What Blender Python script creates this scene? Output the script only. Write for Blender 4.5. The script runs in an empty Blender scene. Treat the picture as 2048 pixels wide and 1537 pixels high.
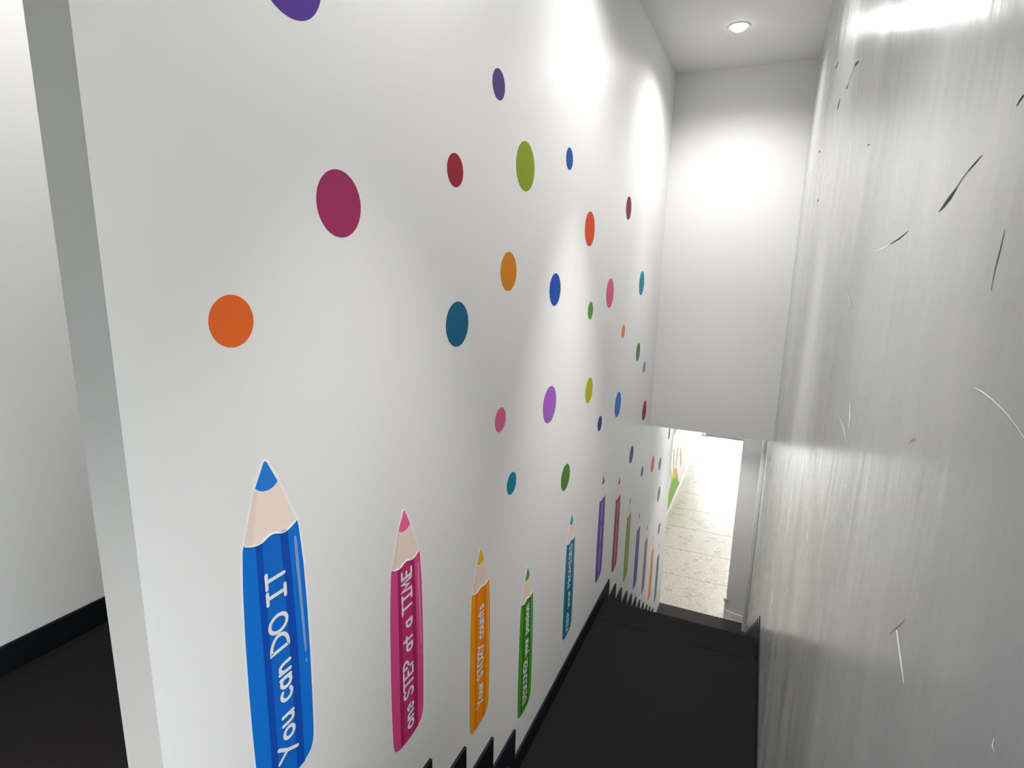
import bpy, bmesh, math, random
from mathutils import Matrix, Vector
random.seed(7)

# ------------------------------------------------------------------ camera
# origin = camera; x = right across the stair, y = forward down the stair, z = up (metres)
FPX = 1134.015
ROT = ((0.911808, 0.410086, 0.020871),      # world -> camera (x right, y down, z forward)
       (0.101960, -0.176883, -0.978936),
       (-0.397757, 0.894730, -0.203096))
S = bpy.context.scene
C = S.collection
cam = bpy.data.objects.new('camera', bpy.data.cameras.new('camera'))
C.objects.link(cam)
cam.data.sensor_fit = 'HORIZONTAL'
cam.data.sensor_width = 36.0
cam.data.lens = FPX / 2048 * 36.0
cam.data.clip_start = 0.02
r0, r1, r2 = (Vector(r) for r in ROT)
cam.matrix_world = Matrix((r0, -r1, -r2)).transposed().to_4x4()
S.camera = cam

# ------------------------------------------------------------------ world, exposure
SKY = 19.0
W = bpy.data.worlds.new('daylight')
S.world = W
W.use_nodes = True
bg = W.node_tree.nodes['Background']
bg.inputs['Color'].default_value = (0.93, 0.97, 1.0, 1)
bg.inputs['Strength'].default_value = SKY
S.view_settings.view_transform = 'Standard'
S.view_settings.look = 'None'
S.view_settings.gamma = 1.0
S.view_settings.use_curve_mapping = False
S.view_settings.exposure = 0.0

SPILL_A, CORE_A = 118.0, 140.0
SPILL_B, CORE_B = 84.0, 580.0
SPILL_C, CORE_C = 60.0, 350.0
SPILL_CONE = 156
CORE_CONE = 54
REAR_W = 680.0
CORR_W = 78.0
LOBBY_W = 84.0
HALL_FILL = 34.0

# ------------------------------------------------------------------ helpers
def lin1(c):
    c /= 255.0
    return c / 12.92 if c <= 0.04045 else ((c + 0.055) / 1.055) ** 2.4

def alb(rgb, wall=204, white=0.80):
    """paint colour from a photographed colour and the photographed white wall next to it"""
    k = white / lin1(wall)
    return tuple(min(0.9, max(0.004, lin1(v) * k)) for v in rgb)

def pbr(name, col, rough=0.5, spec=0.5):
    m = bpy.data.materials.new(name)
    m.use_nodes = True
    b = m.node_tree.nodes['Principled BSDF']
    b.inputs['Base Color'].default_value = (*col, 1)
    b.inputs['Roughness'].default_value = rough
    b.inputs['Specular IOR Level'].default_value = spec
    return m

def nodes(m):
    nt = m.node_tree
    return nt, nt.nodes, nt.links, nt.nodes['Principled BSDF']

def noise(nt, scale, vec_scale=(1, 1, 1), detail=3, rough=0.55):
    tc = nt.nodes.new('ShaderNodeTexCoord')
    mp = nt.nodes.new('ShaderNodeMapping')
    mp.inputs['Scale'].default_value = vec_scale
    n = nt.nodes.new('ShaderNodeTexNoise')
    n.inputs['Scale'].default_value = scale
    n.inputs['Detail'].default_value = detail
    n.inputs['Roughness'].default_value = rough
    nt.links.new(tc.outputs['Object'], mp.inputs['Vector'])
    nt.links.new(mp.outputs['Vector'], n.inputs['Vector'])
    return n.outputs['Fac']

def ramp(nt, fac, stops):
    r = nt.nodes.new('ShaderNodeValToRGB')
    while len(r.color_ramp.elements) < len(stops):
        r.color_ramp.elements.new(0.5)
    for e, (p, c) in zip(r.color_ramp.elements, stops):
        e.position = p
        e.color = (*c, 1)
    nt.links.new(fac, r.inputs['Fac'])
    return r.outputs['Color']

def bump(nt, height, strength, dist, prev=None):
    b = nt.nodes.new('ShaderNodeBump')
    b.inputs['Strength'].default_value = strength
    b.inputs['Distance'].default_value = dist
    nt.links.new(height, b.inputs['Height'])
    if prev is not None:
        nt.links.new(prev, b.inputs['Normal'])
    return b.outputs['Normal']

def mesh(name, verts, faces, smooth=False):
    me = bpy.data.meshes.new(name)
    me.from_pydata([tuple(v) for v in verts], [], faces)
    bm = bmesh.new()
    bm.from_mesh(me)
    bmesh.ops.recalc_face_normals(bm, faces=bm.faces)
    bm.to_mesh(me)
    bm.free()
    if smooth:
        for p in me.polygons:
            p.use_smooth = True
    return me

def link(name, me, mat=None, parent=None):
    o = bpy.data.objects.new(name, me)
    C.objects.link(o)
    if parent is not None:
        o.parent = parent
    if mat is not None:
        if len(me.materials) == 0:
            me.materials.append(mat)
        elif me.materials[0] is not mat:
            o.material_slots[0].link = 'OBJECT'
            o.material_slots[0].material = mat
    return o

class MB:
    def __init__(self):
        self.v, self.f = [], []

    def box(self, x0, x1, y0, y1, z0, z1):
        b = len(self.v)
        self.v += [(x, y, z) for x in (x0, x1) for y in (y0, y1) for z in (z0, z1)]
        self.f += [(b, b + 1, b + 3, b + 2), (b + 4, b + 6, b + 7, b + 5), (b, b + 4, b + 5, b + 1),
                   (b + 2, b + 3, b + 7, b + 6), (b, b + 2, b + 6, b + 4), (b + 1, b + 5, b + 7, b + 3)]
        return self

    def prism_x(self, poly, x0, x1):
        """outline in (y, z) extruded from x0 to x1"""
        b, n = len(self.v), len(poly)
        self.v += [(x0, p[0], p[1]) for p in poly] + [(x1, p[0], p[1]) for p in poly]
        self.f += [tuple(range(b, b + n)), tuple(range(b + 2 * n - 1, b + n - 1, -1))]
        self.f += [(b + i, b + (i + 1) % n, b + n + (i + 1) % n, b + n + i) for i in range(n)]
        return self

    def prism_z(self, poly, z0, z1):
        b, n = len(self.v), len(poly)
        self.v += [(p[0], p[1], z0) for p in poly] + [(p[0], p[1], z1) for p in poly]
        self.f += [tuple(range(b, b + n)), tuple(range(b + 2 * n - 1, b + n - 1, -1))]
        self.f += [(b + i, b + (i + 1) % n, b + n + (i + 1) % n, b + n + i) for i in range(n)]
        return self

    def lathe(self, prof, seg=32, cx=0, cy=0, cz=0):
        b, n = len(self.v), len(prof)
        for i in range(seg):
            a = 2 * math.pi * i / seg
            self.v += [(cx + r * math.cos(a), cy + r * math.sin(a), cz + z) for r, z in prof]
        for i in range(seg):
            j = (i + 1) % seg
            for k in range(n - 1):
                self.f.append((b + i * n + k, b + j * n + k, b + j * n + k + 1, b + i * n + k + 1))
        return self

    def build(self, name, mat, parent=None, smooth=False):
        return link(name, mesh(name, self.v, self.f, smooth), mat, parent)

def struct(o):
    o['kind'] = 'structure'
    return o

def tag(o, label, cat, group=None):
    o['label'] = label
    o['category'] = cat
    if group:
        o['group'] = group
    return o

def empty(name, loc):
    o = bpy.data.objects.new(name, None)
    C.objects.link(o)
    o.location = loc
    o.empty_display_size = 0.05
    return o

def bevel(o, w, seg=2):
    m = o.modifiers.new('bevel', 'BEVEL')
    m.width = w
    m.segments = seg
    m.limit_method = 'ANGLE'
    return o

# ------------------------------------------------------------------ materials
def paint(name, col, rough, amp=0.15):
    m = pbr(name, col, rough)
    nt, N, L, b = nodes(m)
    n1 = bump(nt, noise(nt, 260, detail=2), amp, 0.0006)
    n2 = bump(nt, noise(nt, 5, detail=2), 0.25, 0.004, n1)
    L.new(n2, b.inputs['Normal'])
    return m

M_wall = paint('white_wall_paint', (0.80, 0.80, 0.785), 0.42)
M_white = paint('white_wall_paint_matt', (0.80, 0.80, 0.785), 0.5)
M_ceil = paint('ceiling_paint', (0.74, 0.74, 0.73), 0.7)

# right wall: hand-trowelled skim under glossy white paint, vertical drag marks
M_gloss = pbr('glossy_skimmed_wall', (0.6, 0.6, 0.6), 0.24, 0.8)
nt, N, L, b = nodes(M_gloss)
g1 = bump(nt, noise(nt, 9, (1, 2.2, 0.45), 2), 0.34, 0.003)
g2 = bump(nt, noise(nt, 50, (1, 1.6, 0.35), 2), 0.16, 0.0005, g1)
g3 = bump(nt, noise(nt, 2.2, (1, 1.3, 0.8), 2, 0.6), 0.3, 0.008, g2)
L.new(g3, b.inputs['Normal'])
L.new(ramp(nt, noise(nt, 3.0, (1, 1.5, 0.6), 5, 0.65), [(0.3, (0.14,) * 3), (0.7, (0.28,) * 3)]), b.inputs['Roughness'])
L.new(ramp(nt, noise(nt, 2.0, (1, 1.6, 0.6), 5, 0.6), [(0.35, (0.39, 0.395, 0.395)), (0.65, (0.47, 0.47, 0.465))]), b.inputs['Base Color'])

def carpet(name, dark, light):
    m = pbr(name, dark, 0.95, 0.15)
    nt, N, L, b = nodes(m)
    f = noise(nt, 900, detail=3, rough=0.7)
    L.new(ramp(nt, f, [(0.35, dark), (0.68, light)]), b.inputs['Base Color'])
    L.new(bump(nt, f, 0.8, 0.003), b.inputs['Normal'])
    return m

M_carpet = carpet('charcoal_carpet', (0.0042, 0.0040, 0.0042), (0.0095, 0.0090, 0.0094))
M_carpet_up = carpet('charcoal_carpet_upper_floor', (0.010, 0.009, 0.0092), (0.028, 0.025, 0.0255))
M_mat = carpet('entrance_mat', (0.035, 0.032, 0.029), (0.075, 0.068, 0.062))
M_skirt = pbr('black_gloss_skirting', (0.0035, 0.0045, 0.007), 0.6, 0.18)
M_trim = pbr('white_gloss_trim', (0.80, 0.80, 0.78), 0.3)
M_grey = pbr('grey_aluminium_frame', (0.22, 0.22, 0.23), 0.4)
M_metal = pbr('white_powder_coated_metal', (0.75, 0.75, 0.75), 0.35)

M_tile = pbr('speckled_stone_tile', (0.5, 0.48, 0.43), 0.32, 0.6)
nt, N, L, b = nodes(M_tile)
fa = noise(nt, 34, detail=6, rough=0.75)
L.new(ramp(nt, fa, [(0.36, (0.27, 0.245, 0.20)), (0.5, (0.43, 0.40, 0.34)), (0.66, (0.60, 0.57, 0.51))]), b.inputs['Base Color'])
L.new(bump(nt, fa, 0.35, 0.003), b.inputs['Normal'])
L.new(ramp(nt, noise(nt, 6, detail=3), [(0.3, (0.22,) * 3), (0.7, (0.42,) * 3)]), b.inputs['Roughness'])
M_ground = pbr('outside_paving', (0.18, 0.18, 0.17), 0.9)
M_grout = pbr('tile_grout', (0.55, 0.53, 0.49), 0.8)

def emit(name, col, strength):
    m = bpy.data.materials.new(name)
    m.use_nodes = True
    nt = m.node_tree
    for n in list(nt.nodes):
        nt.nodes.remove(n)
    e = nt.nodes.new('ShaderNodeEmission')
    e.inputs['Color'].default_value = (*col, 1)
    e.inputs['Strength'].default_value = strength
    o = nt.nodes.new('ShaderNodeOutputMaterial')
    nt.links.new(e.outputs[0], o.inputs[0])
    return m

M_lens = emit('downlight_lens', (1.0, 0.98, 0.95), 12.0)
M_fill_panel = emit('fill_panel', (1.0, 0.98, 0.95), HALL_FILL)

M_glass = bpy.data.materials.new('clear_glass')
M_glass.use_nodes = True
nt = M_glass.node_tree
for n in list(nt.nodes):
    nt.nodes.remove(n)
gt = nt.nodes.new('ShaderNodeBsdfTransparent')
gg = nt.nodes.new('ShaderNodeBsdfGlossy')
gg.inputs['Roughness'].default_value = 0.02
gm = nt.nodes.new('ShaderNodeMixShader')
gm.inputs[0].default_value = 0.06
go = nt.nodes.new('ShaderNodeOutputMaterial')
nt.links.new(gt.outputs[0], gm.inputs[1])
nt.links.new(gg.outputs[0], gm.inputs[2])
nt.links.new(gm.outputs[0], go.inputs[0])

# ------------------------------------------------------------------ levels
CEIL = 1.775
TOP = -1.589            # upper floor
LAND = -2.705           # half landing
LOW = -4.759            # lower floor
XL = -1.0               # decorated wall face
XW = -1.117             # its corridor face
XC = -2.557             # far corridor wall face
BACK = -2.6             # wall behind the camera
YEND = 0.588            # free end of the decorated wall
YB = 5.84               # bulkhead face
ZB = -1.607             # bulkhead soffit
YD = 7.55               # door plane
def xr(y):              # right wall face, very slightly out of parallel
    return 0.2215 - 0.0076 * y

# ------------------------------------------------------------------ shell
struct(MB().box(XW, XL, YEND, YD, LOW - 0.1, CEIL + 0.02).build('wall_left', M_wall))
LX, LY = 3.2, 0.30      # upper lobby: window wall on the right, its near wall beside the stair
wr = MB().prism_z([(xr(LY), LY), (xr(7.9), 7.9), (xr(7.9) + 0.25, 7.9), (xr(LY) + 0.25, LY)], LOW - 0.1, CEIL + 0.02)
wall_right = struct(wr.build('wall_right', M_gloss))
struct(MB().box(XC - 0.15, XC, BACK, 6.0, TOP - 0.2, CEIL + 0.02).build('wall_corridor_side', M_white))
struct(MB().box(XC - 0.15, XW, 6.0, 6.15, TOP - 0.2, CEIL + 0.02).build('wall_corridor_end', M_white))
struct(MB().box(XC - 0.15, LX + 0.2, BACK - 0.15, BACK, TOP - 0.2, CEIL + 0.02).build('wall_rear', M_white))
struct(MB().box(xr(LY) + 0.25, LX + 0.2, LY, LY + 0.15, TOP - 0.2, CEIL + 0.02).build('wall_lobby_side', M_white))
WY0, WY1, WZ0, WZ1 = -2.45, 0.15, TOP + 0.10, TOP + 1.65
lw = MB().box(LX, LX + 0.2, BACK, LY, TOP - 0.2, WZ0).box(LX, LX + 0.2, BACK, LY, WZ1, CEIL + 0.02)
lw.box(LX, LX + 0.2, BACK, WY0, WZ0, WZ1).box(LX, LX + 0.2, WY1, LY, WZ0, WZ1)
struct(lw.build('wall_window_side', M_white))
wf = MB().box(LX + 0.06, LX + 0.12, WY0, WY0 + 0.05, WZ0, WZ1).box(LX + 0.06, LX + 0.12, WY1 - 0.05, WY1, WZ0, WZ1)
wf.box(LX + 0.06, LX + 0.12, WY0, WY1, WZ0, WZ0 + 0.05).box(LX + 0.06, LX + 0.12, WY0, WY1, WZ1 - 0.05, WZ1)
wf.box(LX + 0.06, LX + 0.12, -1.175, -1.125, WZ0, WZ1)
w2 = struct(wf.build('window_2', M_metal))
for a, c2 in ((WY0 + 0.05, -1.175), (-1.125, WY1 - 0.05)):
    MB().box(LX + 0.085, LX + 0.093, a, c2, WZ0 + 0.05, WZ1 - 0.05).build('pane', M_glass, w2)
struct(MB().box(LX + 0.2, LX + 40, -30, 30, LOW - 0.3, LOW - 0.15).build('ground_outside', M_ground))
struct(MB().box(XC - 0.15, LX + 0.2, BACK - 0.15, 6.15, CEIL, CEIL + 0.15).build('ceiling', M_ceil))
struct(MB().box(XL, xr(YB) + 0.01, YB, YD + 0.2, ZB, CEIL).build('wall_bulkhead', M_white))

struct(MB().prism_z([(XC, BACK), (LX, BACK), (LX, LY), (xr(LY), LY), (xr(0.605), 0.605), (XL, 0.605), (XL, YEND), (XW, YEND), (XW, 6.0), (XC, 6.0)], TOP - 0.2, TOP).build('floor_upper', M_carpet_up))
lp = [(XL, 2.261), (xr(2.261), 2.261), (xr(3.955), 3.955), (XL, 3.955)]
struct(MB().prism_z(lp, LAND - 0.2, LAND).build('floor_landing', M_carpet))
struct(MB().box(XL - 0.1, xr(7.7) + 0.02, 6.94, 7.72, LOW - 0.2, LOW).build('floor_lower_lobby', M_mat))

# stairs: carpeted steps with a rounded nosing, each step its own part
def step_mesh(depth, drop, width):
    r = 0.018
    prof = [(0, 0)]
    for i in range(6):
        a = math.pi / 2 - i * math.pi / 5
        prof.append((depth - r + r * math.cos(a), -r + r * math.sin(a)))
    prof += [(depth - 0.022, -2 * r - 0.004), (depth - 0.022, -drop), (0, -drop)]
    m = MB().prism_x(prof, 0, width)
    me = mesh('step', m.v, m.f)
    me.materials.append(M_carpet)
    return me

def flight(label, y0, z0, n, going, rise, first_top):
    root = empty('staircase', (XL, y0, z0))
    tag(root, label, 'stairs')
    me = step_mesh(going + 0.03, rise + 0.03, xr(y0 + n * going) - XL - 0.001)
    for k in range(n):
        o = link('step', me, None, root)
        o.location = (0.0005, k * going - 0.03, -k * rise)
    return root

flight('upper flight of black carpeted steps from the top floor down to the landing', 0.901 - 0.272, TOP, 6, 0.272, 0.186, True)
flight('lower flight of black carpeted steps from the landing down to the bright doorway', 4.25 - 0.2692, LAND, 11, 0.2692, 0.1867, True)

# stepped black skirting, 0.12 m deep along treads and risers
SK = 0.12
def skirting_outline():
    top = [(YEND + 0.0, TOP + SK), (1.008, TOP + SK)]
    z = TOP + SK
    for k in range(6):
        y = 1.008 + 0.272 * k
        top.append((y, z)) if k else None
        z -= 0.186
        top.append((y, z))
    for k in range(11):
        y = 4.357 + 0.2692 * k
        top.append((y, z))
        z -= 0.1867
        if k < 10:
            top.append((y, z))
    low = []
    low.append((7.049, LOW + 0.02))
    for k in range(10, -1, -1):
        y = 4.25 + 0.2692 * k
        low.append((y - 0.05, LAND - 0.1867 * (k + 1) - 0.12))
    low.append((4.10, LAND - 0.1))
    low.append((2.20, LAND - 0.1))
    for k in range(5, -1, -1):
        low.append((0.901 + 0.272 * k - 0.05, TOP - 0.186 * (k + 1) - 0.1))
    low.append((YEND, TOP - 0.1))
    return top + low

sk = skirting_outline()
struct(MB().prism_x(sk, XL, XL + 0.012).build('baseboard_left', M_skirt))
mb = MB()
n = len(sk)
mb.v = [(xr(y), y, z) for y, z in sk] + [(xr(y) - 0.007, y, z) for y, z in sk]
mb.f = [tuple(range(n)), tuple(range(2 * n - 1, n - 1, -1))] + [(i, (i + 1) % n, n + (i + 1) % n, n + i) for i in range(n)]
struct(mb.build('baseboard_right', M_skirt))
struct(bevel(MB().box(XC, XC + 0.014, BACK, 6.0, TOP, TOP + 0.118).build('baseboard_corridor', M_skirt), 0.004))

# ------------------------------------------------------------------ lower hall beyond the doorway
HX0, HX1, HY1, HC = -1.40, 1.3, 17.0, -2.0
struct(MB().box(HX0 - 0.15, HX0, YD + 0.17, HY1 + 0.15, LOW - 0.1, HC + 0.1).build('wall_hall_left', M_white))
struct(MB().box(HX0 - 0.15, XL, YD, YD + 0.17, LOW - 0.1, HC + 0.6).build('wall_hall_return', M_white))
struct(MB().box(HX1, HX1 + 0.15, YD, HY1 + 0.15, LOW - 0.1, HC + 0.1).build('wall_hall_right', M_white))
struct(MB().box(xr(7.9) + 0.02, HX1 + 0.1, YD - 0.1, YD + 0.35, LOW - 0.1, HC + 0.6).build('wall_hall_near', M_white))
struct(MB().box(HX0 - 0.15, HX1 + 0.15, YD + 0.2, HY1 + 0.15, HC, HC + 0.15).build('ceiling_hall', M_ceil))
struct(MB().box(HX0, XL, YD + 0.17, HY1, -2.232, HC).build('wall_hall_downstand', M_white))
hall_floor = struct(MB().box(HX0 - 0.1, HX1 + 0.1, 7.72, HY1 + 0.15, LOW - 0.2, LOW - 0.006).build('floor_hall', M_grout))
tw = 0.9
xs = [HX0, -0.93, -0.03, 0.87, HX1]
ny = 11
for j in range(ny):
    y0 = 7.72 + j * tw
    y1 = min(y0 + tw, HY1)
    if y1 - y0 < 0.1:
        continue
    for i in range(4):
        t = MB().box(xs[i] + 0.004, xs[i + 1] - 0.004, y0 + 0.004, y1 - 0.004, LOW - 0.012, LOW + random.uniform(-0.0006, 0.0006)).build('floor_tile', M_tile, hall_floor)
# end wall with a glazed door
GX0, GX1, GZ = -1.28, 0.10, -2.75
ew = MB()
ew.box(HX0, GX0, HY1, HY1 + 0.15, LOW, HC).box(GX1, HX1, HY1, HY1 + 0.15, LOW, HC)
ew.box(GX0, GX1, HY1, HY1 + 0.15, GZ, HC)
struct(ew.build('wall_hall_end', M_white))
gf = MB().box(GX0, GX0 + 0.05, HY1, HY1 + 0.08, LOW, GZ).box(GX1 - 0.05, GX1, HY1, HY1 + 0.08, LOW, GZ)
gf.box(GX0 + 0.05, GX1 - 0.05, HY1, HY1 + 0.08, GZ - 0.07, GZ).box(GX0 + 0.05, GX1 - 0.05, HY1, HY1 + 0.08, LOW, LOW + 0.10)
gm_x = (GX0 + GX1) / 2
gf.box(gm_x - 0.025, gm_x + 0.025, HY1, HY1 + 0.08, LOW + 0.1, GZ - 0.07)
win = struct(gf.build('window_1', M_grey))
MB().box(GX0 + 0.05, gm_x - 0.025, HY1 + 0.035, HY1 + 0.043, LOW + 0.1, GZ - 0.07).build('pane', M_glass, win)
MB().box(gm_x + 0.025, GX1 - 0.05, HY1 + 0.035, HY1 + 0.043, LOW + 0.1, GZ - 0.07).build('pane', M_glass, win)
struct(MB().box(HX0 - 3, HX1 + 3, HY1 + 0.15, HY1 + 8, LOW - 0.15, LOW - 0.02).build('floor_outside', M_tile))
struct(MB().box(HX0, HX0 + 0.012, YD + 0.17, HY1, LOW, LOW + 0.09).build('baseboard_hall', M_trim))

# jamb, side panel with rail, door holder
struct(bevel(MB().box(xr(YD) - 0.048, xr(YD), YD - 0.03, YD + 0.12, LOW, ZB).build('trim_1', M_trim), 0.006))
pm = MB()
pm.prism_z([(-0.119, 7.865), (0.17, 7.79), (0.18, 7.835), (-0.108, 7.91)], LOW, HC)
pier = struct(pm.build('wall_door_pier', M_white))
rm = MB()
rm.prism_z([(-0.128, 7.85), (0.168, 7.773), (0.17, 7.79), (-0.119, 7.866), (-0.108, 7.91), (-0.12, 7.913)], LOW, LOW + 0.055)
struct(rm.build('trim_2', M_trim))

holder = empty('door_holder', (-0.125, 7.845, LOW))
tag(holder, 'small white door holder post at the foot of the pale panel beside the doorway', 'door holder')
MB().lathe([(0.0, 0), (0.009, 0), (0.009, 0.20), (0.0, 0.20)], 12).build('post', M_trim, holder)
MB().lathe([(0.0, 0.20), (0.022, 0.20), (0.026, 0.21), (0.026, 0.245), (0.02, 0.255), (0.0, 0.255)], 16).build('cap', M_trim, holder, True)

# unseen glowing ceiling panels, added to brighten the lower hall
pi = 0
for y, where in ((9.3, 'nearest the doorway'), (11.7, 'above the wall mural'), (14.2, 'nearest the glazed end')):
    root = empty('fill_panel_light', (-0.05, y, HC))
    tag(root, 'square added fill light panel in the lower hall, ' + where, 'ceiling light', 'added fill panels of the lower hall')
    f = MB()
    f.box(-0.31, 0.31, -0.31, -0.29, -0.02, 0).box(-0.31, 0.31, 0.29, 0.31, -0.02, 0)
    f.box(-0.31, -0.29, -0.29, 0.29, -0.02, 0).box(0.29, 0.31, -0.29, 0.29, -0.02, 0)
    f.build('frame', M_metal, root)
    MB().box(-0.29, 0.29, -0.29, 0.29, -0.012, -0.001).build('diffuser', M_fill_panel, root)

# ------------------------------------------------------------------ downlights
mb_ring = MB().lathe([(0.058, -0.001), (0.061, -0.006), (0.072, -0.007), (0.078, -0.003), (0.078, 0.0)], 40)
me_ring = mesh('trim_ring', mb_ring.v, mb_ring.f, True)
me_ring.materials.append(M_trim)
mb_lens = MB().lathe([(0.0, -0.040), (0.022, -0.037), (0.042, -0.027), (0.055, -0.013), (0.060, -0.002)], 40)  # lens widened and domed so its shape stands in for bloom
me_lens = mesh('lens', mb_lens.v, mb_lens.f, True)
me_lens.materials.append(M_lens)
LAMPDATA = {}
def downlight(x, y, label, watts, core=0.0, z=CEIL, cone=CORE_CONE):
    """fitting with a wide spill and a tighter core beam"""
    root = empty('downlight', (x, y, z))
    tag(root, label, 'ceiling light', 'round recessed downlights')
    link('trim_ring', me_ring, None, root)
    link('lens', me_lens, None, root)
    for w, cone in ((watts, SPILL_CONE), (core, cone)):
        if w <= 0:
            continue
        ld = bpy.data.lights.new('downlight_beam', 'SPOT')
        ld.energy = w
        ld.color = (1.0, 0.985, 0.965)
        ld.spot_size = math.radians(cone)
        ld.spot_blend = 1.0
        ld.shadow_soft_size = 0.04
        lo = bpy.data.objects.new('downlight_beam', ld)
        C.objects.link(lo)
        lo.parent = root
        lo.location = (0, 0, -0.09)

downlight(-0.405, 4.90, 'glowing round downlight in the ceiling in front of the bulkhead wall', SPILL_A, CORE_A)
downlight(-0.405, 3.00, 'round downlight in the ceiling above the middle of the landing', SPILL_B, CORE_B, CEIL, 49)
downlight(-0.30, 1.20, 'round downlight in the ceiling above the top steps', SPILL_C, CORE_C)
downlight(-0.85, -0.65, 'round downlight in the ceiling at the rear of the upper floor', 0.0, REAR_W, cone=68)
downlight(-1.85, 1.3, 'round downlight in the corridor ceiling behind the decorated wall', CORR_W)
downlight(-1.85, 3.6, 'round downlight deep in the corridor ceiling behind the decorated wall', CORR_W)
downlight(-0.28, 7.1, 'round downlight in the low soffit above the bottom steps', 0.0, LOBBY_W, ZB, 98)

# ------------------------------------------------------------------ wall stickers
T1 = 0.0008
DOTS = [
    ('purple', 1.035, 0.614, 0.1, (75, 50, 130), 207, 'big purple dot sticker cut off by the top edge of the photo'),
    ('magenta', 1.168, 0.144, 0.081, (140, 40, 85), 205, 'large magenta dot sticker between the orange dot and the small dark red dot'),
    ('orange', 0.828, -0.122, 0.054, (200, 90, 35), 205, 'orange dot sticker above the tip of the blue pencil, leftmost of all dots'),
    ('purple', 2.07, 0.664, 0.054, (72, 50, 115), 220, 'small purple dot sticker high on the wall beside the bright ceiling glow'),
    ('red', 1.745, 0.311, 0.054, (135, 25, 40), 210, 'small dark red dot sticker left of the large lime dot'),
    ('lime', 2.343, 0.417, 0.1, (120, 140, 0), 212, 'large lime green dot sticker in the upper middle of the wall'),
    ('blue', 2.912, 0.544, 0.054, (0, 70, 150), 215, 'small blue dot sticker right of the large lime dot'),
    ('red orange', 3.327, 0.225, 0.099, (195, 65, 5), 212, 'large red orange dot sticker below and right of the small blue dot'),
    ('red', 4.278, 0.434, 0.082, (110, 30, 40), 215, 'dark red dot sticker highest near the far bulkhead wall'),
    ('amber', 2.191, -0.021, 0.08, (190, 115, 5), 205, 'amber yellow dot sticker directly below the large lime dot'),
    ('blue', 2.766, -0.111, 0.082, (0, 60, 140), 203, 'deep blue dot sticker right of the amber dot'),
    ('teal', 1.761, -0.205, 0.08, (0, 85, 115), 203, 'dark teal dot sticker left of and below the amber dot'),
    ('pink', 3.874, -0.166, 0.1, (185, 80, 120), 198, 'large pink dot sticker below the red orange dot, narrowed by the view'),
    ('teal', 4.918, -0.117, 0.101, (20, 110, 130), 198, 'large teal dot sticker beside the far bulkhead wall'),
    ('green', 3.421, -0.258, 0.055, (75, 120, 55), 198, 'small green dot sticker left of the large pink dot'),
    ('orange', 4.342, -0.473, 0.053, (200, 105, 50), 195, 'tiny orange dot sticker right of and below the large pink dot'),
    ('green', 4.959, -0.712, 0.081, (70, 105, 60), 188, 'dark green dot sticker near the bulkhead, right of the tiny orange dot'),
    ('violet', 5.29, -0.898, 0.054, (115, 100, 165), 182, 'tiny pale violet dot sticker beside the far bulkhead wall'),
    ('olive', 3.476, -0.774, 0.082, (150, 140, 15), 192, 'olive yellow dot sticker right of the large purple dot'),
    ('blue', 4.31, -1.048, 0.1, (50, 95, 165), 186, 'large mid blue dot sticker right of the olive yellow dot'),
    ('navy', 3.79, -1.074, 0.055, (45, 40, 110), 186, 'small navy dot sticker between the olive yellow and mid blue dots'),
    ('red', 5.446, -1.354, 0.1, (125, 35, 60), 178, 'large crimson dot sticker just above the doorway beside the bulkhead'),
    ('purple', 2.746, -0.711, 0.099, (130, 75, 155), 194, 'large light purple dot sticker above the dark green dot'),
    ('pink', 2.134, -0.647, 0.054, (190, 85, 125), 196, 'small pink dot sticker left of the large light purple dot'),
    ('teal', 2.269, -0.984, 0.053, (0, 105, 130), 192, 'small bright teal dot sticker below the small pink dot'),
    ('green', 3.065, -1.227, 0.081, (60, 100, 30), 186, 'dark green dot sticker above the teal pencil'),
    ('navy', 4.969, -1.66, 0.082, (50, 40, 85), 178, 'dark navy dot sticker above the olive green pencil'),
    ('dark', 5.562, -2.023, 0.054, (60, 56, 62), 174, 'tiny dark dot sticker right of the dark navy dot'),
    ('orange', 6.182, -2.139, 0.096, (165, 95, 62), 172, 'dull orange dot sticker under the bulkhead edge near the doorway'),
    ('grey', 6.705, -2.307, 0.08, (85, 75, 85), 174, 'dark grey violet dot sticker right of the dull orange dot'),
    ('grey', 6.809, -2.735, 0.096, (88, 90, 84), 178, 'dark grey green dot sticker above the last pencils at the doorway edge'),
    ('grey', 7.066, -3.308, 0.076, (85, 85, 92), 182, 'dark grey dot sticker just above the last slate blue pencil'),
    ('grey', 7.302, -2.076, 0.085, (72, 68, 78), 172, 'dark dot sticker cut off by the bulkhead edge at the doorway corner'),
]
for i, (cn, y, z, r, rgb, wl, label) in enumerate(DOTS):
    seg = 64
    prof = [(r - 0.0004, T1), (r, T1 * 0.5), (r, 0)]
    v = [(h, rr * math.cos(2 * math.pi * k / seg), rr * math.sin(2 * math.pi * k / seg)) for rr, h in prof for k in range(seg)]
    fs = [tuple(range(seg))]
    for q in range(2):
        fs += [(q * seg + k, q * seg + (k + 1) % seg, (q + 1) * seg + (k + 1) % seg, (q + 1) * seg + k) for k in range(seg)]
    m = pbr('sticker_' + cn.replace(' ', '_'), alb(rgb, wl), 0.55, 0.15)
    o = link('dot_sticker', mesh('dot_sticker', v, fs), m)
    o.location = (XL, y, z)
    tag(o, label, 'wall sticker', 'coloured dots on the white wall')

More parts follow.
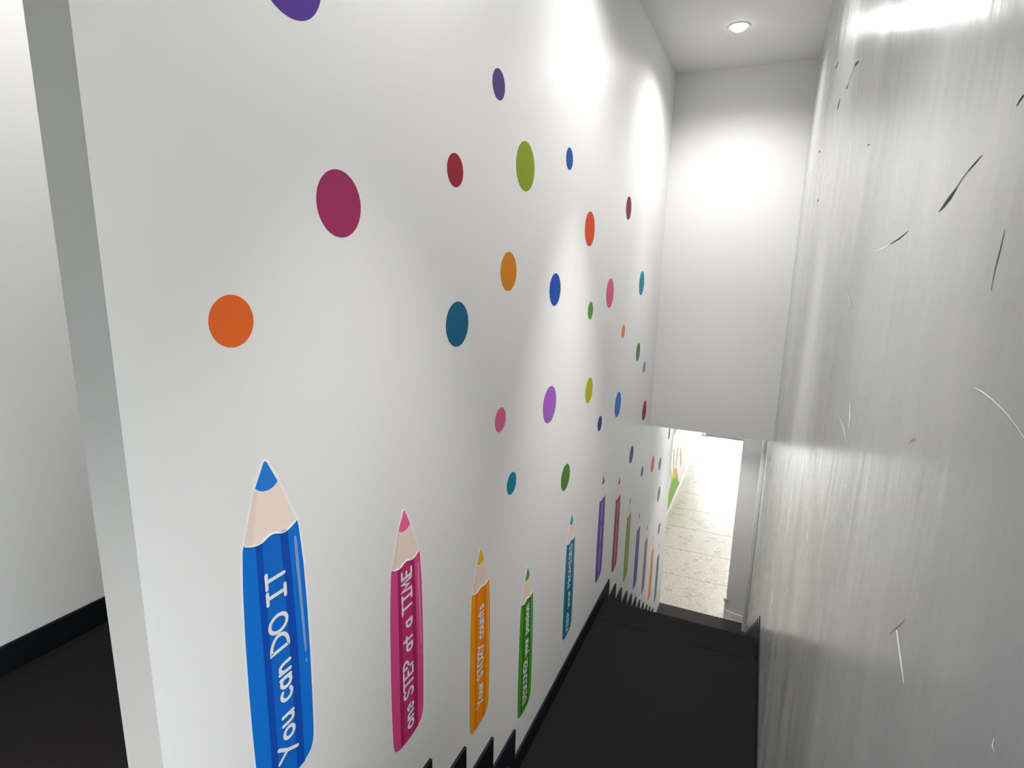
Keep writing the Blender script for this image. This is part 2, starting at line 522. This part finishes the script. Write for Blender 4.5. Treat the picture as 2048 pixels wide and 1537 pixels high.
# pencil template, origin at the tip, u along the stair, v up
def smooth_poly(pts, it=2, closed=False):
    for _ in range(it):
        q = []
        n = len(pts)
        for i in range(n if closed else n - 1):
            a, b2 = pts[i], pts[(i + 1) % n]
            q += [(0.75 * a[0] + 0.25 * b2[0], 0.75 * a[1] + 0.25 * b2[1]), (0.25 * a[0] + 0.75 * b2[0], 0.25 * a[1] + 0.75 * b2[1])]
        if not closed:
            q = [pts[0]] + q + [pts[-1]]
        pts = q
    return pts

WAVE = smooth_poly([(-0.070, -0.176), (-0.046, -0.187), (-0.022, -0.188), (-0.004, -0.180), (0.012, -0.179), (0.036, -0.190), (0.056, -0.189), (0.080, -0.178)])
RIGHT = [(0.088, -0.195), (0.097, -0.300), (0.101, -0.420), (0.102, -0.560), (0.101, -0.680), (0.099, -0.770)]
BOTTOM = smooth_poly([(0.099, -0.770), (0.097, -0.815), (0.085, -0.845), (0.050, -0.861), (0.010, -0.867), (-0.030, -0.867), (-0.062, -0.862), (-0.080, -0.845), (-0.085, -0.815), (-0.087, -0.76)], 2)
LEFT = [(-0.089, -0.66), (-0.0895, -0.55), (-0.0875, -0.40), (-0.083, -0.28), (-0.077, -0.20)]
BARREL = smooth_poly([(-0.077, -0.2), (-0.075, -0.182), (-0.070, -0.176)], 2)[1:-1] + WAVE + [(0.085, -0.182)] + RIGHT + BOTTOM[1:] + LEFT
LEAD = smooth_poly([(0.034, -0.060), (0.010, -0.012), (0.004, -0.001), (-0.004, -0.001), (-0.010, -0.014), (-0.033, -0.056)], 2) + smooth_poly([(-0.033, -0.056), (-0.018, -0.070), (0.006, -0.074), (0.024, -0.069), (0.034, -0.060)], 2)[1:-1]
WOOD = [(-0.033, -0.054)] + smooth_poly([(-0.033, -0.056), (-0.018, -0.070), (0.006, -0.074), (0.024, -0.069), (0.034, -0.060)], 2) + [(0.083, -0.178)] + WAVE[::-1] + [(-0.073, -0.178)]
FACET = [(-0.033, -0.0565), (-0.0255, -0.062), (-0.050, -0.184), (-0.0705, -0.1765)]

def grow(poly, d):
    """offset an outline outwards"""
    n = len(poly)
    area = sum(poly[i][0] * poly[(i + 1) % n][1] - poly[(i + 1) % n][0] * poly[i][1] for i in range(n))
    s = 1 if area > 0 else -1
    out = []
    for i in range(n):
        a, p, q = poly[i - 1], poly[i], poly[(i + 1) % n]
        t = Vector((q[0] - a[0], q[1] - a[1]))
        if t.length < 1e-7:
            out.append(p)
            continue
        t.normalize()
        out.append((p[0] + s * t[1] * d, p[1] - s * t[0] * d))
    return out

def plate(name, poly, w0, w1):
    m = MB().prism_x(poly, w0, w1)
    me = mesh(name, m.v, m.f)
    me.materials.append(None)
    return me

def band(u0, u1, drop0=0.0, drop1=0.0):
    """lengthwise stripe between offsets u0..u1, following the barrel's slight swell"""
    def edge(u):
        def wv(x):
            for a, b2 in zip(WAVE, WAVE[1:]):
                if a[0] <= x <= b2[0]:
                    t = (x - a[0]) / max(1e-9, b2[0] - a[0])
                    return a[1] + t * (b2[1] - a[1])
            return -0.182
        k = u / 0.095
        return [(u * 0.90, wv(u * 0.90) - drop0), (u * 0.96 + 0.002, -0.30), (u + 0.004, -0.5), (u + 0.004, -0.70), (u + 0.003, -0.80), (u + 0.003, -0.855 - 0.008 * (1 - abs(k)) + drop1)]
    a, c2 = edge(u0), edge(u1)
    return a + c2[::-1]

OUT = grow([p for p in BARREL if p[1] <= -0.1795 and (p[0] < -0.0715 or p[0] > 0.0805 or p[1] < -0.21)], 0.0)
OUTLINE = smooth_poly([(-0.0715, -0.176), (-0.033, -0.055), (-0.010, -0.012), (-0.004, -0.001), (0.004, -0.001), (0.010, -0.011), (0.034, -0.059), (0.083, -0.177)], 1) + [(0.0885, -0.195)] + RIGHT[1:] + BOTTOM[1:] + LEFT
ME_OUT = plate('outline', grow(OUTLINE, 0.0058), 0.0, 0.0004)
ME_BAR = plate('barrel', BARREL, 0.0004, 0.0009)
ME_WOOD = plate('wood_cone', WOOD, 0.0004, 0.0009)
ME_FAC = plate('wood_facet', FACET, 0.0009, 0.0012)
ME_LEAD = plate('lead_tip', grow(LEAD, -0.0012), 0.0009, 0.0014)
ME_LED2 = plate('lead_border', grow(LEAD, 0.0022), 0.0009, 0.0011)
ME_BORD = plate('barrel_border', WAVE + [(p[0], p[1] - 0.004) for p in WAVE[::-1]], 0.0009, 0.0018)
ME_S1 = plate('dark_stripe', band(-0.046, -0.026), 0.0009, 0.0012)
ME_S2 = plate('dark_stripe', band(0.032, 0.058), 0.0009, 0.0012)
ME_SC = plate('centre_stripe', band(-0.026, 0.032), 0.0009, 0.0012)
ME_HL = plate('highlight', smooth_poly([(0.069, -0.222), (0.075, -0.215), (0.080, -0.222), (0.086, -0.4), (0.0905, -0.54), (0.087, -0.552), (0.083, -0.54), (0.077, -0.4)], 2, True), 0.0012, 0.0015)
ME_HL2 = plate('highlight', smooth_poly([(0.085, -0.565), (0.090, -0.565), (0.090, -0.578), (0.085, -0.578)], 2, True), 0.0012, 0.0015)

# hand-lettered stroke alphabet: strokes in a cell, x to the right, y up, cap height 1
def arc(cx, cy, rx, ry, a0, a1, n=14):
    return [(cx + rx * math.cos(math.radians(a0 + (a1 - a0) * i / n)), cy + ry * math.sin(math.radians(a0 + (a1 - a0) * i / n))) for i in range(n + 1)]
G = {
    'Y': (0.72, [[(0.0, 1.0), (0.36, 0.48)], [(0.74, 1.0), (0.36, 0.48), (0.10, -0.12)]]),
    'D': (0.74, [[(0.08, 0.0), (0.04, 1.0)] + smooth_poly([(0.04, 1.0), (0.42, 0.98), (0.80, 0.66), (0.72, 0.22), (0.40, 0.02), (0.08, 0.0)], 2)]),
    'O': (0.82, [arc(0.41, 0.5, 0.40, 0.50, 90, 450, 24)]),
    'I': (0.56, [[(0.28, 0), (0.28, 1)], [(0.02, 1), (0.54, 1)], [(0.02, 0), (0.54, 0)]]),
    'T': (0.66, [[(0.33, 0), (0.33, 1)], [(0.0, 1), (0.66, 1)]]),
    'S': (0.60, [smooth_poly([(0.56, 0.86), (0.42, 1.0), (0.14, 0.98), (0.02, 0.76), (0.16, 0.58), (0.42, 0.48), (0.60, 0.30), (0.50, 0.04), (0.20, -0.02), (0.0, 0.14)], 2)]),
    'E': (0.54, [[(0.54, 1), (0.04, 1), (0.04, 0), (0.54, 0)], [(0.04, 0.52), (0.46, 0.52)]]),
    'P': (0.60, [[(0.06, 0), (0.06, 1)] + smooth_poly([(0.06, 1), (0.42, 1.0), (0.62, 0.80), (0.54, 0.52), (0.06, 0.46)], 2)]),
    'M': (0.80, [[(0.0, 0), (0.12, 1), (0.40, 0.30), (0.68, 1), (0.80, 0)]]),
    'R': (0.62, [[(0.06, 0), (0.06, 1)] + smooth_poly([(0.06, 1), (0.42, 1.0), (0.60, 0.80), (0.52, 0.54), (0.06, 0.48)], 2), [(0.28, 0.5), (0.62, 0)]]),
    'C': (0.66, [arc(0.40, 0.5, 0.38, 0.50, 48, 312, 18)]),
    'V': (0.70, [[(0.0, 1), (0.34, 0), (0.70, 1)]]),
    'K': (0.62, [[(0.05, 0), (0.05, 1)], [(0.58, 1), (0.06, 0.48), (0.62, 0)]]),
    'o': (0.56, [arc(0.28, 0.30, 0.27, 0.30, 90, 450, 18)]),
    'u': (0.52, [smooth_poly([(0.04, 0.62), (0.04, 0.2), (0.14, 0.0), (0.36, 0.02), (0.48, 0.22)], 2), [(0.48, 0.62), (0.50, 0.0)]]),
    'c': (0.48, [arc(0.30, 0.30, 0.28, 0.31, 50, 310, 14)]),
    'a': (0.54, [arc(0.25, 0.29, 0.25, 0.29, 60, 420, 16), [(0.48, 0.60), (0.50, 0.0)]]),
    'n': (0.52, [[(0.04, 0.62), (0.04, 0.0)], smooth_poly([(0.04, 0.36), (0.16, 0.60), (0.38, 0.60), (0.48, 0.40), (0.50, 0.0)], 2)]),
    'e': (0.52, [[(0.04, 0.32), (0.48, 0.34)] + arc(0.27, 0.30, 0.23, 0.30, 10, 310, 16)]),
    't': (0.46, [[(0.22, 0.92), (0.22, 0.0)], [(0.0, 0.62), (0.46, 0.62)]]),
    'y': (0.52, [[(0.0, 0.62), (0.26, 0.10)], [(0.52, 0.62), (0.12, -0.30)]]),
    'r': (0.38, [[(0.05, 0.62), (0.05, 0)], smooth_poly([(0.05, 0.36), (0.16, 0.58), (0.36, 0.58)], 2)]),
    's': (0.42, [smooth_poly([(0.38, 0.54), (0.24, 0.63), (0.06, 0.56), (0.08, 0.38), (0.34, 0.28), (0.40, 0.08), (0.20, -0.02), (0.0, 0.08)], 2)]),
    'p': (0.54, [[(0.05, 0.62), (0.05, -0.32)], arc(0.29, 0.30, 0.24, 0.30, 90, 450, 16)]),
    'i': (0.14, [[(0.07, 0.58), (0.07, 0.0)], [(0.07, 0.86), (0.07, 0.88)]]),
}
def ribbon(pts, sw, h):
    """one pen stroke as a flat mitred ribbon with round ends"""
    q = [pts[0]]
    for p in pts[1:]:
        if math.hypot(p[0] - q[-1][0], p[1] - q[-1][1]) > 1e-5:
            q.append(p)
    closed = len(q) > 3 and math.hypot(q[0][0] - q[-1][0], q[0][1] - q[-1][1]) < 1e-4
    if closed:
        q = q[:-1]
    n = len(q)
    if n < 2:
        q = [q[0], (q[0][0], q[0][1] + 1e-4)]
        n = 2
    seg = [(Vector(q[(i + 1) % n]) - Vector(q[i])).normalized() for i in range(n if closed else n - 1)]
    left, right = [], []
    for i in range(n):
        if closed:
            a, b2 = seg[i - 1], seg[i]
        else:
            a, b2 = seg[max(0, i - 1)], seg[min(n - 2, i)]
        t = a + b2
        t = t.normalized() if t.length > 1e-6 else b2
        m = Vector((-t[1], t[0]))
        c2 = max(0.45, m.dot(Vector((-b2[1], b2[0]))))
        left.append(Vector(q[i]) + m * (sw / c2))
        right.append(Vector(q[i]) - m * (sw / c2))
    v, fc = [], []
    for l, r in zip(left, right):
        v += [(l[0], l[1], h), (r[0], r[1], h)]
    for i in range(n if closed else n - 1):
        k = (i + 1) % n
        fc.append((2 * i, 2 * i + 1, 2 * k + 1, 2 * k))
    if not closed:
        for end, d in ((0, -seg[0]), (n - 1, seg[-1])):
            a0 = math.atan2(d[1], d[0])
            b0 = len(v)
            v += [(q[end][0] + sw * math.cos(a0 + (k - 4) * math.pi / 8), q[end][1] + sw * math.sin(a0 + (k - 4) * math.pi / 8), h) for k in range(9)]
            fc.append(tuple(range(b0, b0 + 9)))
    return v, fc

def letter_words(text, v0, v1, u_base, cap, sw):
    """text climbs from v0 up to v1, letter tops point to -u; one mesh per word"""
    gap, space = 0.20, 0.52
    w = -gap
    for ch in text:
        w += space if ch == ' ' else G[ch][0] + gap
    k = (v1 - v0) / w
    x = 0.0
    out = []
    V, F = [], []
    for ch in text + ' ':
        if ch == ' ':
            me = bpy.data.meshes.new('word')
            me.from_pydata([(p[2], u_base - p[1], v0 + p[0]) for p in V], [], F)
            out.append(me)
            V, F = [], []
            x += space
            continue
        gw, strokes = G[ch]
        for si, st in enumerate(strokes):
            v, fc = ribbon([((p[0] + x) * k, p[1] * cap) for p in st], sw, 0.0016 + 0.0003 * si)
            b0 = len(V)
            V += v
            F += [tuple(b0 + q for q in f) for f in fc]
        x += gw + gap
    return out

M_outl = pbr('sticker_white_edge', (0.88, 0.88, 0.87), 0.45)
M_wood = pbr('sticker_wood', alb((216, 196, 184), 203), 0.45)
M_wood2 = pbr('sticker_wood_facet', alb((206, 186, 176), 203), 0.45)
M_let = pbr('sticker_white_letters', (0.82, 0.83, 0.84), 0.45)

def mixc(a, b2, t):
    return tuple(x + (y - x) * t for x, y in zip(a, b2))

GRP = 'giant pencils along the stair wall'
PENCILS = [
    # tip y, tip z, mid rgb, dark rgb, centre rgb, lead rgb, wall brightness, text, label
    (0.884, -0.440, (10, 96, 178), (0, 62, 148), (6, 88, 170), (30, 104, 182), 200, 'You can DO IT', (-0.795, -0.275), 'giant bright blue pencil sticker, nearest and largest, at the left of the row'),
    (1.415, -0.774, (178, 60, 112), (140, 24, 76), (158, 40, 92), (200, 84, 128), 192, 'one STEP at a TIME', (-0.825, -0.215), 'giant magenta pencil sticker, second in the row beside the bright blue one'),
    (1.959, -1.166, (205, 120, 4), (178, 92, 0), (196, 108, 0), (224, 144, 20), 178, 'Your STORY counts', (-0.770, -0.275), 'giant orange yellow pencil sticker, third in the row above the upper steps'),
    (2.499, -1.529, (56, 112, 30), (28, 84, 10), (46, 100, 22), (66, 120, 40), 172, 'DISCOVER your passion', (-0.815, -0.225), 'giant dark green pencil sticker beside the near end of the landing'),
    (3.225, -1.529, (0, 92, 116), (0, 66, 90), (0, 84, 108), (10, 104, 126), 172, 'KEEP your PROMISES', (-0.835, -0.215), 'giant teal pencil sticker, the last one above the flat landing'),
    (3.985, -1.526, (78, 58, 128), (62, 44, 108), (86, 66, 136), (56, 48, 66), 186, None, [(-0.80, -0.60), (-0.55, -0.42), (-0.37, -0.22)], 'giant violet pencil sticker at the far end of the landing'),
    (4.527, -1.722, (134, 46, 52), (112, 32, 40), (148, 66, 70), (120, 54, 60), 186, None, [(-0.80, -0.44), (-0.40, -0.24)], 'giant dark red pencil sticker right of the violet one'),
    (5.046, -2.095, (122, 132, 46), (104, 114, 32), (134, 144, 60), (118, 120, 100), 186, None, None, 'giant olive green pencil sticker right of the dark red one'),
    (5.588, -2.472, (50, 76, 128), (40, 62, 108), (60, 86, 136), (90, 92, 96), 186, None, None, 'giant steel blue pencil sticker right of the olive green one'),
    (6.133, -2.840, (118, 88, 110), (100, 72, 94), (126, 98, 118), (112, 104, 108), 186, None, None, 'giant mauve pencil sticker between the steel blue and salmon orange ones'),
    (6.664, -3.220, (202, 116, 78), (182, 98, 64), (206, 124, 88), (170, 130, 112), 186, None, None, 'giant salmon orange pencil sticker, last but one before the doorway'),
    (7.190, -3.560, (78, 78, 104), (66, 66, 92), (84, 86, 110), (120, 118, 122), 186, None, None, 'giant slate blue pencil sticker, last before the doorway'),
]
for (y, z, mid, dark, cen, lead, wl, text, span, label) in PENCILS:
    root = empty('pencil_sticker', (XL, y, z))
    tag(root, label, 'wall sticker', GRP)
    cm, cd, cc, cl = (alb(q, wl) for q in (mid, dark, cen, lead))
    Mm, Md, Mc, Ml = (pbr('sticker_' + nm, q, 0.5, 0.2) for nm, q in (('barrel', cm), ('stripe', cd), ('centre', cc), ('lead', cl)))
    Mh = pbr('sticker_highlight', mixc(cm, (0.75, 0.78, 0.85), 0.28), 0.42, 0.4)
    for nm, me, mt in (('outline', ME_OUT, M_outl), ('wood_cone', ME_WOOD, M_wood), ('wood_facet', ME_FAC, M_wood2),
                       ('barrel', ME_BAR, Mm), ('barrel_border', ME_BORD, M_outl), ('lead_border', ME_LED2, M_outl), ('lead_tip', ME_LEAD, Ml),
                       ('dark_stripe', ME_S1, Md), ('dark_stripe', ME_S2, Md), ('centre_stripe', ME_SC, Mc),
                       ('highlight', ME_HL, Mh), ('highlight', ME_HL2, Mh)):
        o = link(nm, me, None, root)
        o.material_slots[0].link = 'OBJECT'
        o.material_slots[0].material = mt
    if text:
        for me in letter_words(text, span[0], span[1], 0.033, 0.053, 0.0048):
            link('word', me, M_let, root)
    elif span:
        # too small in the photo to read: pale marks where the words stand
        Mp = pbr('sticker_faint_words', mixc(cm, (0.8, 0.8, 0.8), 0.22), 0.42, 0.4)
        for a, b2 in span:
            MB().prism_x([(-0.012, a), (0.020, a), (0.020, b2), (-0.012, b2)], 0.0012, 0.0016).build('word', Mp, root)

# ------------------------------------------------------------------ mural on the hall wall
mur = empty('wall_mural', (HX0, 11.3, LOW))
tag(mur, 'green and yellow painted shape with finger-like tips on the bright hall wall', 'mural')
def mp(name, pts, col, w):
    m = MB().prism_x([(a - 11.3, max(b2, LOW + 0.093) - LOW) for a, b2 in pts], 0.0005, w)
    m.build(name, pbr('mural_' + name, col, 0.6), mur)
mp('green_stem', [(10.25, -4.75), (12.62, -4.66), (12.35, -4.60), (12.14, -4.46), (12.0, -4.30), (11.2, -4.08), (11.06, -4.09), (10.84, -4.27), (10.56, -4.43), (10.3, -4.55)], (0.20, 0.42, 0.06), 0.001)
mp('yellow_palm', [(11.06, -4.09), (11.2, -4.02), (11.22, -3.95), (11.60, -4.0), (11.83, -4.15), (12.0, -4.30), (11.6, -4.24), (11.25, -4.16)], (0.62, 0.46, 0.06), 0.0015)
mp('finger', [(10.98, -3.44), (11.12, -3.47), (11.32, -3.95), (11.20, -3.93)], (0.34, 0.36, 0.24), 0.0012)
mp('finger', [(11.55, -3.55), (11.70, -3.60), (11.66, -3.98), (11.52, -3.97)], (0.40, 0.40, 0.22), 0.0012)
mp('finger', [(12.0, -3.72), (12.16, -3.76), (12.50, -4.18), (12.36, -4.24)], (0.40, 0.42, 0.28), 0.0012)
mp('finger', [(10.70, -3.72), (10.80, -3.74), (11.10, -4.06), (10.98, -4.08)], (0.60, 0.40, 0.16), 0.0012)
mp('orange_edge', [(10.35, -4.36), (10.5, -4.30), (10.78, -4.15), (10.86, -4.24), (10.55, -4.42)], (0.72, 0.42, 0.16), 0.0012)

# ------------------------------------------------------------------ scuffs and scratches on the right wall
def pix_right(px, py):
    d = Vector(((px - 1024) / FPX, (py - 768.5) / FPX, 1.0))
    w = Vector((sum(ROT[k][i] * d[k] for k in range(3)) for i in range(3)))
    t = 0.2215 / (w[0] + 0.0076 * w[1])
    p = w * t
    return p, t
M_scd = pbr('scuff_dark', (0.05, 0.05, 0.055), 0.8, 0.1)
M_scm = pbr('scuff_grey', (0.22, 0.22, 0.22), 0.7, 0.2)
M_scl = pbr('scratch_bare_plaster', (0.88, 0.88, 0.86), 0.6)
SC = [
    ([(1878, 424), (1886, 415), (1900, 396), (1914, 375)], [1, 4, 6, 2], 'd'),
    ([(1914, 375), (1924, 358), (1937, 342)], [2, 1.5, 1.5], 'm'),
    ([(1937, 342), (1950, 327), (1965, 310)], [1.5, 2.5, 1], 'd'),
    ([(1780, 489), (1798, 478), (1817, 462)], [1, 2.4, 0.8], 'd'),
    ([(1748, 503), (1765, 498), (1782, 488)], [1, 2.2, 1], 'l'),
    ([(1710, 133), (1713, 127), (1717, 122)], [2, 4.5, 2], 'd'),
    ([(1694, 178), (1700, 155), (1710, 134)], [2, 1, 1.2], 'm'),
    ([(1692, 178), (1694, 173), (1696, 170)], [1, 2.6, 1], 'd'),
    ([(1675, 220), (1677, 210), (1680, 198)], [1, 2.4, 1], 'd'),
    ([(1671, 137), (1674, 131), (1677, 125)], [1, 2, 1], 'd'),
    ([(1982, 583), (1990, 540), (2001, 498), (2010, 459)], [0.8, 1.8, 2.2, 0.8], 'm'),
    ([(2033, 213), (2041, 200), (2048, 190)], [0.8, 2.6, 2.6], 'd'),
    ([(1638, 306), (1639, 304), (1640, 301)], [1, 2.4, 1], 'd'),
    ([(1735, 292), (1737, 290), (1739, 288)], [1, 2, 1], 'd'),
    ([(1635, 404), (1636, 402), (1637, 399)], [1, 2, 1], 'd'),
    ([(1948, 775), (1965, 784), (1981, 796), (2010, 823), (2032, 850), (2056, 886)], [1.5, 4, 4, 3, 2.5, 2.5], 'l'),
    ([(1794, 1261), (1799, 1300), (1804, 1336), (1808, 1368)], [3, 3.4, 2.8, 1.2], 'l'),
    ([(1778, 1268), (1796, 1254), (1810, 1241)], [0.8, 2, 0.8], 'm'),
    ([(1678, 833), (1687, 855), (1693, 884)], [0.8, 2, 0.8], 'l'),
    ([(1700, 803), (1700, 830), (1698, 858)], [0.8, 2.6, 0.8], 'l'),
    ([(1989, 1479), (1986, 1492), (1990, 1506)], [2, 3.4, 1], 'l'),
    ([(1695, 577), (1698, 598), (1702, 619)], [0.8, 2, 0.8], 'l'),
    ([(1832, 884), (1828, 878), (1818, 886)], [0.8, 1.6, 0.8], 'm'),
]
for pts, ws, kind in SC:
    v = []
    n = len(pts)
    for i, (p, w) in enumerate(zip(pts, ws)):
        a = Vector(pts[max(0, i - 1)])
        b2 = Vector(pts[min(n - 1, i + 1)])
        d = (b2 - a).normalized()
        for s in (-1, 1):
            q, t = pix_right(p[0] - d[1] * w * 0.5 * s, p[1] + d[0] * w * 0.5 * s)
            q[0] -= 0.0004
            v.append(q)
    fs = [(2 * i, 2 * i + 1, 2 * i + 3, 2 * i + 2) for i in range(n - 1)]
    me = mesh('scuff_mark', v, fs)
    link('scuff_mark', me, {'d': M_scd, 'm': M_scm, 'l': M_scl}[kind], wall_right)
